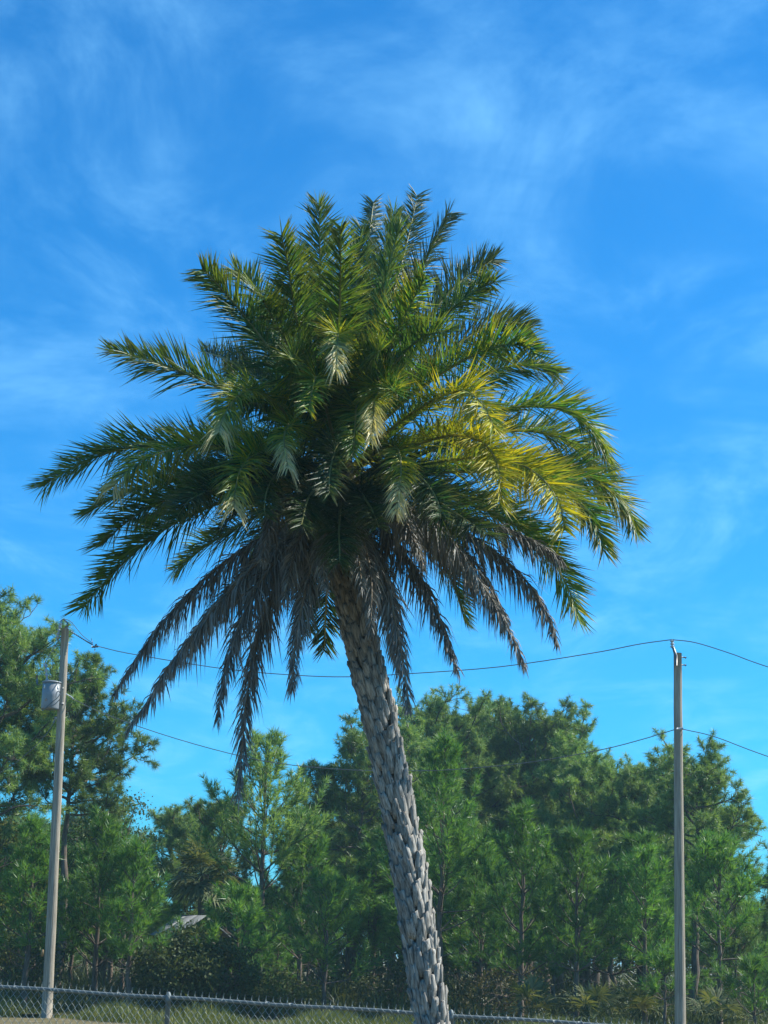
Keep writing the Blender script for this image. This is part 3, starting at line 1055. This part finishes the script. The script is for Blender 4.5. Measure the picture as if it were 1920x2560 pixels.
def young_pine_mesh(H, cb, Rr, seed, dens=1.0, cols=G_YOUNG):
    """soft conical sapling: whorls of upswept boughs clothed in long needles"""
    g = np.random.default_rng(seed)
    wood, fol = MB(), MB()
    tp = [np.array([0, 0, -0.1])]
    lean = g.normal(0, 0.012, 2)
    for i in range(1, 13):
        z_ = H * i / 12
        tp.append(np.array([lean[0] * z_ + g.normal(0, .02), lean[1] * z_ + g.normal(0, .02), z_]))
    tp = np.array(tp)
    wood.tube(tp, np.linspace(0.035 + H * 0.011, 0.012, 13), 7)
    Ps, As = [], []

    def clothe(path, t0, step=0.11):
        seg = np.linalg.norm(np.diff(path, axis=0), axis=1).sum()
        m_ = max(3, int(seg * (1 - t0) / step))
        for q in range(m_):
            x_ = (t0 + (1 - t0) * (q + g.uniform(0, 1)) / m_) * (len(path) - 1)
            i_ = min(int(x_), len(path) - 2)
            Ps.append(path[i_] + (path[i_ + 1] - path[i_]) * (x_ - i_))
            As.append(path[i_ + 1] - path[i_])

    z_ = cb
    while z_ < H - 0.25:
        zr = (z_ - cb) / (H - cb)
        nb = int(g.integers(4, 7))
        a0 = g.uniform(0, 6.28)
        for b_ in range(nb):
            a_ = a0 + b_ * 6.283 / nb + g.normal(0, .25)
            L = (Rr * (1 - zr) ** 0.75 * (0.65 + 0.35 * min(1, zr * 4 + .3)) + 0.25) * g.uniform(.7, 1.15)
            el = R(18 + 42 * zr + g.normal(0, 8))
            i_ = np.interp(z_, tp[:, 2], np.arange(13))
            p0 = tp[int(i_)] + (tp[min(12, int(i_) + 1)] - tp[int(i_)]) * (i_ - int(i_))
            path = bend_path(p0, (math.cos(a_) * math.cos(el), math.sin(a_) * math.cos(el), math.sin(el)), L, 0.75, g, 6, .09)
            wood.tube(path, np.linspace(0.008 + L * 0.008, 0.005, 7), 4, caps=False)
            clothe(path, 0.42)
            for s_ in range(int(1 + L * 1.7)):
                t_ = g.uniform(.3, .85)
                q_ = path[int(t_ * 6)]
                dd_ = norm(path[min(6, int(t_ * 6) + 1)] - q_)
                sv_ = norm(np.cross(dd_, [0, 0, 1])) * g.choice([-1, 1])
                sub = bend_path(q_, dd_ * .7 + sv_ * .8 + np.array([0, 0, .25]), L * g.uniform(.25, .45), 0.7, g, 4, .08)
                wood.tube(sub, np.linspace(0.008, 0.004, 5), 3, caps=False)
                clothe(sub, 0.3)
        z_ += g.uniform(.42, .62)
    for q in range(int(3 + cb * 2.5)):
        a_ = g.uniform(0, 6.28)
        z0_ = g.uniform(.3, 1) * cb
        tw = bend_path((lean[0] * z0_, lean[1] * z0_, z0_), (math.cos(a_), math.sin(a_), g.uniform(-.2, .3)), g.uniform(.4, 1.2), -.1, g, 5, .15)
        wood.tube(tw, np.linspace(.012, .004, 6), 3, caps=False)
    clothe(tp[9:], 0.1, 0.05)
    needles(fol, np.array(Ps), np.array(As), max(4, int(15 * dens)), g, .22, .38, 16, 58, 0.011, *cols)
    return wood, fol


def old_pine_mesh(H, cb, Rr, seed, nb=34, dens=1.0, cols=G_OLD, top=0.55, wob=.16):
    """mature slash pine: crooked open limbs ending in needle tufts"""
    g = np.random.default_rng(seed)
    wood, fol = MB(), MB()
    tp = [np.array([0, 0, -0.1])]
    w_ = np.array([0.0, 0.0])
    for i in range(1, 15):
        w_ = w_ + g.normal(0, .05, 2)
        tp.append(np.array([w_[0], w_[1], H * 0.90 * i / 14]))
    tp = np.array(tp)
    wood.tube(tp, np.linspace(0.06 + H * 0.012, 0.02, 15), 8)
    Ps, As = [], []

    def tuft(path):
        L = np.linalg.norm(path[-1] - path[0])
        m_ = 4
        for q in range(m_):
            t_ = 1 - q * 0.055 / max(.1, L)
            x_ = max(0, t_) * (len(path) - 1)
            i_ = min(int(x_), len(path) - 2)
            Ps.append(path[i_] + (path[i_ + 1] - path[i_]) * (x_ - i_))
            As.append(path[i_ + 1] - path[i_])

    for b_ in range(nb):
        zr = ((b_ + g.uniform(0, .8)) / nb) ** 0.85
        z_ = cb + (H - cb) * 0.88 * zr
        a_ = b_ * 2.4 + g.normal(0, .4)
        pr = max(0.1, 1 - ((zr - 0.42) / 0.64) ** 2) ** top
        L = Rr * pr * g.uniform(.55, 1.12) + 0.2
        el = R(0 + 42 * zr ** 1.3 + g.normal(0, 10))
        i_ = np.interp(z_, tp[:, 2], np.arange(15))
        p0 = tp[int(i_)] + (tp[min(14, int(i_) + 1)] - tp[int(i_)]) * (i_ - int(i_))
        path = bend_path(p0, (math.cos(a_) * math.cos(el), math.sin(a_) * math.cos(el), math.sin(el)), L, 0.5, g, 9, wob)
        wood.tube(path, np.linspace(0.018 + L * 0.012, 0.009, 10), 5, caps=False)
        for s_ in range(int(3 + L * 2.9)):
            t_ = g.uniform(.25, 1.0)
            k_ = min(8, int(t_ * 9))
            q_ = path[k_]
            dd_ = norm(path[k_ + 1] - q_)
            sv_ = norm(g.normal(size=3))
            sub = bend_path(q_, dd_ * .7 + sv_ * 1.0 + np.array([0, 0, .15]), g.uniform(.35, 1.0) * (.55 + .22 * L) * (1.1 - .4 * t_), 0.45, g, 5, .2)
            wood.tube(sub, np.linspace(0.013, 0.006, 6), 4, caps=False)
            tuft(sub)
            for e_ in range(int(g.integers(2, 5))):
                k2 = int(g.integers(1, 5))
                tw = bend_path(sub[k2], norm(sub[k2 + 1] - sub[k2]) * .6 + norm(g.normal(size=3)) * .9 + np.array([0, 0, .2]), g.uniform(.2, .42), 0.3, g, 3, .12)
                wood.tube(tw[[0, 2, 3]], np.linspace(0.007, 0.004, 3), 3, caps=False)
                tuft(tw)
    needles(fol, np.array(Ps), np.array(As), max(4, int(14 * dens)), g, .17, .29, 10, 112, 0.0098, *cols)
    return wood, fol


def plant_tree(name, loc, meshes, label, cat='pine tree', group=None, rot=0.0, scl=(1, 1, 1)):
    root = empty(name, loc)
    root.rotation_euler = (0, 0, rot)
    root.scale = scl
    tag(root, label, cat, group)
    for nm, me in zip(('trunk', 'crown'), meshes):
        o = link(bpy.data.objects.new(nm, me))
        o.parent = root
    return root


def tree_from(pair, leafmat):
    return pair[0].mesh('trunk', M['bark'], True), pair[1].mesh('crown', leafmat)


def site(px, py_top, D):
    """ground point below the pixel column px at distance D, and the height that reaches py_top"""
    p = W(px, py_top, D)
    return Vector((p.x, p.y, 0)), p.z


def place_old(px, py, D, wpx, cby, seed, label, nb=34, rot=0.0, **kw):
    p, h = site(px, py, D)
    mp_ = D / F_PX * 1.03
    cbz = max(1.0, W(px, cby, D).z)
    t_ = tree_from(old_pine_mesh(h, cbz, wpx * 1.25 * mp_, seed, int(nb * 1.35), **kw), M['needle'])
    plant_tree('pine_tree', p, t_, label, group='pines of the wood behind the fence', rot=rot)
    return t_, h


def place_young(px, py, D, wpx, cby, seed, label, **kw):
    p, h = site(px, py, D)
    mp_ = D / F_PX * 1.03
    cbz = max(0.5, W(px, cby, D).z)
    t_ = tree_from(young_pine_mesh(h, cbz, wpx * 1.3 * mp_, seed, **kw), M['needle'])
    plant_tree('young_pine', p, t_, label, group='young pines along the wood edge')
    return t_, h


OLD, YNG = [], []
# mature pines: column, top, distance, half width, crown base
OLD.append(place_old(-10, 1535, 58, 215, 2060, 11, 'tall open pine at the left edge behind the transformer pole', 34, wob=.2))
OLD.append(place_old(190, 1715, 60, 165, 2040, 12, 'pine right of the transformer pole with boughs reaching into sky', 34))
OLD.append(place_old(430, 2045, 76, 110, 2250, 13, 'rounded distant pine seen in the gap beside the sky', 26))
OLD.append(place_old(905, 1845, 66, 150, 2250, 14, 'crooked pine standing directly behind the palm trunk', 30, wob=.22))
OLD.append(place_old(1110, 1785, 73, 190, 2200, 15, 'highest rounded pine just right of the palm trunk', 44))
OLD.append(place_old(1325, 1815, 74, 185, 2200, 16, 'broad round-topped pine in the middle of the right wood', 44))
OLD.append(place_old(1470, 1890, 70, 150, 2250, 17, 'pine sloping down from the broad crown towards right pole', 34))
OLD.append(place_old(1725, 1900, 62, 140, 2200, 18, 'open-crowned pine behind the right utility pole', 21, wob=.24))
OLD.append(place_old(2000, 2110, 60, 120, 2380, 19, 'pine at the right edge with a crooked bare bough', 20, wob=.24))
OLD.append(place_old(815, 1985, 68, 100, 2300, 20, 'dark slender pine close left of the palm trunk', 26))
OLD.append(place_old(560, 2015, 64, 95, 2300, 21, 'sparse pine with lone tufts left of the upright pine', 14))
OLD.append(place_old(1215, 1805, 78, 190, 2250, 22, 'pine whose crown fills the dip between the two highest crowns', 44))
OLD.append(place_old(1020, 1800, 70, 120, 2250, 23, 'pine crown peeping out right behind the palm trunk', 34))
OLD.append(place_old(1400, 1830, 78, 160, 2250, 24, 'pine crown filling the slope left of the right pole', 36))
OLD.append(place_old(1600, 1930, 68, 110, 2300, 25, 'open pine close left of the right pole', 26, wob=.2))
# the upright pine in the gap and the young ones
YNG.append(place_young(672, 1845, 57, 185, 2230, 31, 'upright pointed pine standing against the sky left of the palm', cols=G_OLD))
YNG.append(place_young(1108, 1850, 55, 165, 2330, 32, 'dense conical young pine right beside the palm trunk'))
YNG.append(place_young(92, 2052, 53, 105, 2400, 33, 'young pine at the left edge beside the pole'))
YNG.append(place_young(262, 2040, 54, 130, 2420, 34, 'bright young pine just right of the transformer pole'))
YNG.append(place_young(343, 2105, 53, 95, 2420, 35, 'slim young pine left of the grey shed'))
YNG.append(place_young(765, 2035, 58, 140, 2400, 36, 'leafy young pine between upright pine and palm trunk'))
YNG.append(place_young(600, 2230, 55, 130, 2450, 37, 'low bushy young pine below the upright pine'))
YNG.append(place_young(820, 2200, 54, 130, 2460, 38, 'low young pine close left of the palm trunk foot'))
YNG.append(place_young(1308, 2020, 54, 135, 2440, 39, 'tall young pine in front of the broad pine'))
YNG.append(place_young(1446, 2092, 53, 130, 2430, 40, 'young pine with sunlit boughs midway to the right pole'))
YNG.append(place_young(1210, 2150, 56, 120, 2450, 41, 'young pine tucked between two taller young pines'))
YNG.append(place_young(1610, 2135, 53, 110, 2440, 42, 'young pine close left of the right utility pole'))
YNG.append(place_young(1795, 2110, 55, 150, 2400, 43, 'broad young pine right of the right utility pole'))
YNG.append(place_young(1660, 2395, 51, 60, 2500, 44, 'small pine sapling left of the right pole foot'))
YNG.append(place_young(1885, 2420, 51, 80, 2540, 45, 'small pine sapling in the bottom right corner'))
YNG.append(place_young(470, 2330, 58, 120, 2470, 46, 'low shaded pine right of the grey shed'))

# deeper rows, seen only in pieces between the front trees: copies of those built above
g = np.random.default_rng(99)
deep = 'pine half hidden deep in the wood behind the front trees'
rows = [(30, 60, 66, 0), (34, 66, 80, 0), (44, 84, 112, 1)]
for cnt, d0_, d1_, far in rows:
    for i in range(cnt):
        px = -140 + (i + g.uniform(.2, .8)) * 2220 / cnt
        D = g.uniform(d0_, d1_)
        if 330 < px < 860:
            top_y = g.uniform(2200, 2290)
        elif px <= 330:
            top_y = g.uniform(2030, 2160)
        else:
            top_y = g.uniform(1960, 2120)
        if px > 1760:
            top_y = g.uniform(2200, 2320)
        if d0_ == 60:
            top_y = max(top_y, 2060) + g.uniform(20, 150)
        p, h = site(px, top_y, D)
        src = OLD[int(g.integers(0, 10))] if (i % 2 and d0_ > 60) else YNG[int(g.integers(0, 13))]
        sc = h / src[1]
        plant_tree('pine_tree', p, src[0], deep, group='pines deep in the wood', rot=g.uniform(0, 6.28), scl=(sc * 1.2, sc * 1.2, sc))

# ------------------------------------------------------------------ broadleaf trees and shrubs


def broadleaf_mesh(H, cb, Rx, seed, n_cl, n_leaf, size, c0, c1):
    g = np.random.default_rng(seed)
    wood, fol = MB(), MB()
    trunkp = bend_path((0, 0, -0.1), (g.normal(0, .08), g.normal(0, .08), 1), cb + (H - cb) * .55, 0.1, g, 8, .07)
    wood.tube(trunkp, np.linspace(0.03 + H * 0.013, 0.03, 9), 7)
    P_, Nn = [], []
    for i in range(n_cl):
        u = norm(g.normal(size=3))
        rr = g.uniform(.45, 1.0) ** .5
        c = np.array([u[0] * Rx * rr, u[1] * Rx * rr, cb + (H - cb) * (.5 + .5 * u[2] * rr)])
        k_ = int(g.integers(3, 9))
        st = trunkp[k_]
        mid = (st + c) / 2 + g.normal(0, .12, 3) + np.array([0, 0, -.1])
        wood.tube(np.array([st, mid, c]), (0.03, .018, 0.006), 4, caps=False)
        m_ = n_leaf // n_cl
        P_.append(c + g.normal(0, 1, (m_, 3)) * Rx * np.array([.17, .17, .12]))
    P_ = np.concatenate(P_)
    n_ = len(P_)
    a_ = norm(g.normal(size=(n_, 3)) + np.array([0, 0, -.2]))
    b_ = norm(np.cross(a_, g.normal(size=(n_, 3))))
    s_ = g.uniform(.7, 1.25, n_)[:, None] * size
    v = np.stack([P_, P_ + a_ * s_ * .5 + b_ * s_ * .26, P_ + a_ * s_, P_ + a_ * s_ * .5 - b_ * s_ * .26], 1).reshape(-1, 3)
    r_ = g.uniform(0, 1, n_)[:, None]
    fol.add(v, np.arange(n_ * 4).reshape(-1, 4), np.repeat(np.array(c0) * (1 - r_) + np.array(c1) * r_, 4, 0))
    return wood, fol


def place_broad(name, px, py, D, wpx, cby, seed, label, cat, n_cl=60, n_leaf=9000, size=.11, c0=(.04, .075, .025), c1=(.09, .12, .04)):
    p, h = site(px, py, D)
    cbz = max(0.15, W(px, cby, D).z)
    t_ = tree_from(broadleaf_mesh(h, cbz, wpx * D / F_PX, seed, n_cl, n_leaf, size, c0, c1), M['leaf'])
    plant_tree(name, p, t_, label, cat)
    return t_, h


place_broad('oak_tree', 285, 1955, 63, 130, 2400, 61, 'small-leaved oak behind the young pines left of the sky gap', 'oak tree', 70, 11000)
place_broad('oak_tree', 25, 1985, 61, 120, 2420, 62, 'yellow-green broadleaf tree at the left edge', 'tree', 60, 10000, .12, (.09, .11, .02), (.20, .19, .03))
place_broad('shrub', 440, 2318, 54, 115, 2560, 63, 'dark leafy shrub below the grey shed', 'shrub', 60, 9000, .13, (.03, .05, .02), (.09, .11, .03))
place_broad('shrub', 555, 2350, 54, 90, 2560, 68, 'rounded shrub right of the grey shed', 'shrub', 40, 5500, .12, (.035, .06, .02), (.10, .13, .035))
place_broad('shrub', 60, 2330, 56, 100, 2540, 64, 'dark shrub behind the left pole foot', 'shrub', 36, 4200, .11, (.03, .055, .02), (.08, .11, .03))
place_broad('shrub', 1000, 2400, 56, 120, 2560, 65, 'low shrub behind the palm trunk foot', 'shrub', 30, 3800, .11, (.04, .06, .02), (.10, .11, .04))
place_broad('shrub', 1250, 2420, 55, 110, 2560, 66, 'brownish shrub under the tall young pine', 'shrub', 30, 3500, .10, (.06, .06, .02), (.13, .12, .05))
place_broad('shrub', 690, 2440, 55, 110, 2560, 67, 'sunlit low shrub under the upright pine', 'shrub', 30, 3500, .10, (.06, .09, .02), (.13, .15, .04))

# fan palms


def fan(mb_, c, d, up, r_, g, cA, cB, nseg=20, droop=.15):
    d = norm(np.array(d, float))
    up = np.array(up, float)
    s = norm(np.cross(d, up))
    nrm = norm(np.cross(s, d))
    for i in range(nseg):
        a_ = R(-125 + 250 * i / (nseg - 1))
        e = norm(d * math.cos(a_) + s * math.sin(a_) + nrm * g.normal(0, .09))
        L = r_ * (1 - .18 * abs(a_) / 2.2) * g.uniform(.88, 1.06)
        w = norm(np.cross(e, nrm)) * L * 0.05
        p1 = c + e * L * .5
        p2 = c + e * L + np.array([0, 0, -L * droop])
        t_ = g.uniform(0, 1)
        mb_.add([c, p1 - w, p2, p1 + w], [(0, 1, 2, 3)], np.array(cA) * (1 - t_) + np.array(cB) * t_)


def fan_palm(name, p, h, nleaf, r_, seed, label, cat, cA, cB, petiole=.8, low=-30):
    g = np.random.default_rng(seed)
    root = empty(name, (p.x, p.y, 0))
    tag(root, label, cat)
    if h > 1:
        mb_ = MB()
        mb_.tube(bend_path((0, 0, -.1), (0.03, 0, 1), h + .1, 0, g, 8, .03), np.linspace(.17, .14, 9), 9)
        o = mb_.build('trunk', M['bark'])
        o.parent = root
    for i in range(nleaf):
        a_ = i * 2.4 + g.normal(0, .2)
        el = R(g.uniform(low, 80))
        d = np.array([math.cos(a_) * math.cos(el), math.sin(a_) * math.cos(el), math.sin(el)])
        c0_ = np.array([0, 0, h]) + d * petiole * g.uniform(.75, 1.1)
        lf = MB()
        lf.tube([(0, 0, h), tuple(c0_)], 0.012, 4, c=np.array(cA))
        fan(lf, c0_, d + np.array([0, 0, -.15]), (0, 0, 1), r_ * g.uniform(.85, 1.1), g, cA, cB)
        o = lf.build('fan_leaf', M['leaf'])
        o.parent = root


p, h = site(505, 2185, 60)
fan_palm('cabbage_palm', p, h, 34, .85, 71, 'pale cabbage palm with drooping fans below the sky gap', 'palm tree', (.06, .10, .04), (.19, .20, .09), .75, -55)
for i, (px, D, n_, lab) in enumerate(((1480, 51.5, 16, 'fan-leaved palmetto clump under the sunlit young pine'), (1575, 53, 16, 'pale fan-leaved palmetto clump left of right pole'),
                                      (1330, 52, 12, 'small palmetto clump beside the fence rail end'), (1800, 54, 12, 'palmetto clump right of the right pole foot'))):
    p, _ = site(px, 2500, D)
    fan_palm('saw_palmetto', p, .35, n_, .62, 80 + i, lab, 'palmetto', (.05, .085, .025), (.20, .21, .09), .75, 5)

# ------------------------------------------------------------------ grey shed glimpsed between the trees
sc_ = W(412, 2312, 58)
shed = empty('grey_shed', (sc_.x, sc_.y, 0))
shed.rotation_euler = (0, 0, R(-38))
tag(shed, 'grey metal shed roof glimpsed between the pines on the left', 'shed')
bpy.context.view_layer.update()
zt = W(400, 2285, 57).z
ze = W(440, 2335, 57).z
mb = MB()
mb.box((0, 1.2, ze / 2), (0.9, 1.9, ze))
o = mb.build('wall', grain_mat('weathered_board', (0.10, 0.09, 0.08), (0.17, 0.16, 0.14), (1, 1, 6), 3, .85, .2))
o.parent = shed
for i in range(3):
    mb = MB()
    x0 = -.6 + i * .4
    for sgn, (ya, yb) in ((1, (0.0, 1.2)), (-1, (2.4, 1.2))):
        a = [(x0 + .008, ya, ze - .05), (x0 + .392, ya, ze - .05), (x0 + .392, yb, zt), (x0 + .008, yb, zt)]
        b = [(x_, y_, z_ + .03) for x_, y_, z_ in a]
        mb.add(a + b, [(0, 1, 2, 3), (7, 6, 5, 4), (0, 4, 5, 1), (1, 5, 6, 2), (2, 6, 7, 3), (3, 7, 4, 0)])
    o = mb.build('roof_panel', M['roofmetal'])
    o.parent = shed

# ------------------------------------------------------------------ grass and undergrowth
g = np.random.default_rng(5)


def blades(name, n_, xr, yr, hr, wdt, cA, cB, label, cat, edge=None):
    x = g.uniform(*xr, n_)
    y = g.uniform(*yr, n_)
    if edge is not None:
        y = edge(x) + (y - yr[0])
    h = g.uniform(*hr, n_) * (0.65 + 0.5 * np.sin(x * 1.7) * np.sin(x * .63 + y * .5))
    h = np.clip(h, hr[0] * .6, None)
    P_ = np.stack([x, y, np.full(n_, -.03)], 1)
    d = norm(np.stack([g.normal(0, .28, n_), g.normal(0, .28, n_), np.ones(n_)], 1))
    w = norm(np.stack([g.normal(size=n_), g.normal(size=n_), np.zeros(n_)], 1)) * wdt
    mid = P_ + d * (h * .6)[:, None]
    tip = P_ + d * h[:, None] + np.stack([g.normal(0, .2, n_) * h, g.normal(0, .2, n_) * h, -.1 * h], 1)
    v = np.stack([P_ - w, P_ + w, mid + w * .8, mid - w * .8, tip], 1).reshape(-1, 3)
    i5 = np.arange(n_)[:, None] * 5
    mb_ = MB()
    r_ = g.uniform(0, 1, n_)[:, None]
    c = np.repeat(np.array(cA) * (1 - r_) + np.array(cB) * r_, 5, 0)
    mb_.add(v, i5 + np.array([[0, 1, 2, 3]]), c)
    mb_.f.append(i5 + np.array([[3, 2, 4]]))
    o_ = mb_.build(name, M['grass'])
    return tag(o_, label, cat, kind='stuff')


def grass_edge(x):
    return 50.6 - 0.55 * np.clip(x + 9, 0, 8) + 0.5 * np.sin(x * 1.3)


blades('tall_grass', 26000, (-14, 12), (0, 5), (.28, .75), .008, (.07, .11, .02), (.20, .21, .05), 'tall uncut grass along the edge of the wood', 'grass', grass_edge)
blades('mown_turf', 18000, (-12, 2), (36, 51), (.03, .08), .006, (.13, .10, .05), (.24, .19, .10), 'short dry turf in front of the wood', 'grass')
blades('undergrowth', 26000, (-16, 16), (53, 80), (.5, 1.8), .022, (.035, .06, .018), (.10, .12, .04), 'dark undergrowth filling the floor of the wood', 'undergrowth')

# far thicket closing the view under the crowns
g = np.random.default_rng(8)
n_ = 44000
P_ = np.stack([g.uniform(-30, 30, n_), g.uniform(84, 112, n_), np.zeros(n_)], 1)
P_[:, 2] = g.uniform(0, 1, n_) ** .8 * (2.6 + 1.4 * np.sin(P_[:, 0] * .7) * np.sin(P_[:, 0] * .31 + 1))
a_ = norm(g.normal(size=(n_, 3)))
b_ = norm(np.cross(a_, g.normal(size=(n_, 3))))
s_ = g.uniform(.7, 1.3, n_)[:, None] * .28
mb = MB()
r_ = g.uniform(0, 1, n_)[:, None]
mb.add(np.stack([P_, P_ + a_ * s_ * .5 + b_ * s_ * .22, P_ + a_ * s_, P_ + a_ * s_ * .5 - b_ * s_ * .22], 1).reshape(-1, 3), np.arange(n_ * 4).reshape(-1, 4),
       np.repeat(np.array((.03, .05, .018)) * (1 - r_) + np.array((.075, .10, .035)) * r_, 4, 0))
tag(mb.build('thicket', M['leaf']), 'dense dark thicket closing the back of the wood', 'thicket', kind='stuff')

# tinted volume added to lift the darks, standing in for window glare
VEIL = 0.0005
if VEIL:
    hm, t = newmat('glare_veil')
    pv = N(t, 'ShaderNodeVolumePrincipled')
    pv.inputs['Color'].default_value = (0.55, 0.88, 0.95, 1)
    pv.inputs['Density'].default_value = VEIL
    pv.inputs['Anisotropy'].default_value = 0.2
    ho = N(t, 'ShaderNodeOutputMaterial')
    t.links.new(pv.outputs[0], ho.inputs['Volume'])
    mb = MB()
    mb.box((0, 1700, 8.0), (5200, 4800, 18.0))
    tag(mb.build('glare_volume', hm), 'added thin bluish volume imitating a veil of window glare', 'glare_volume', kind='stuff')
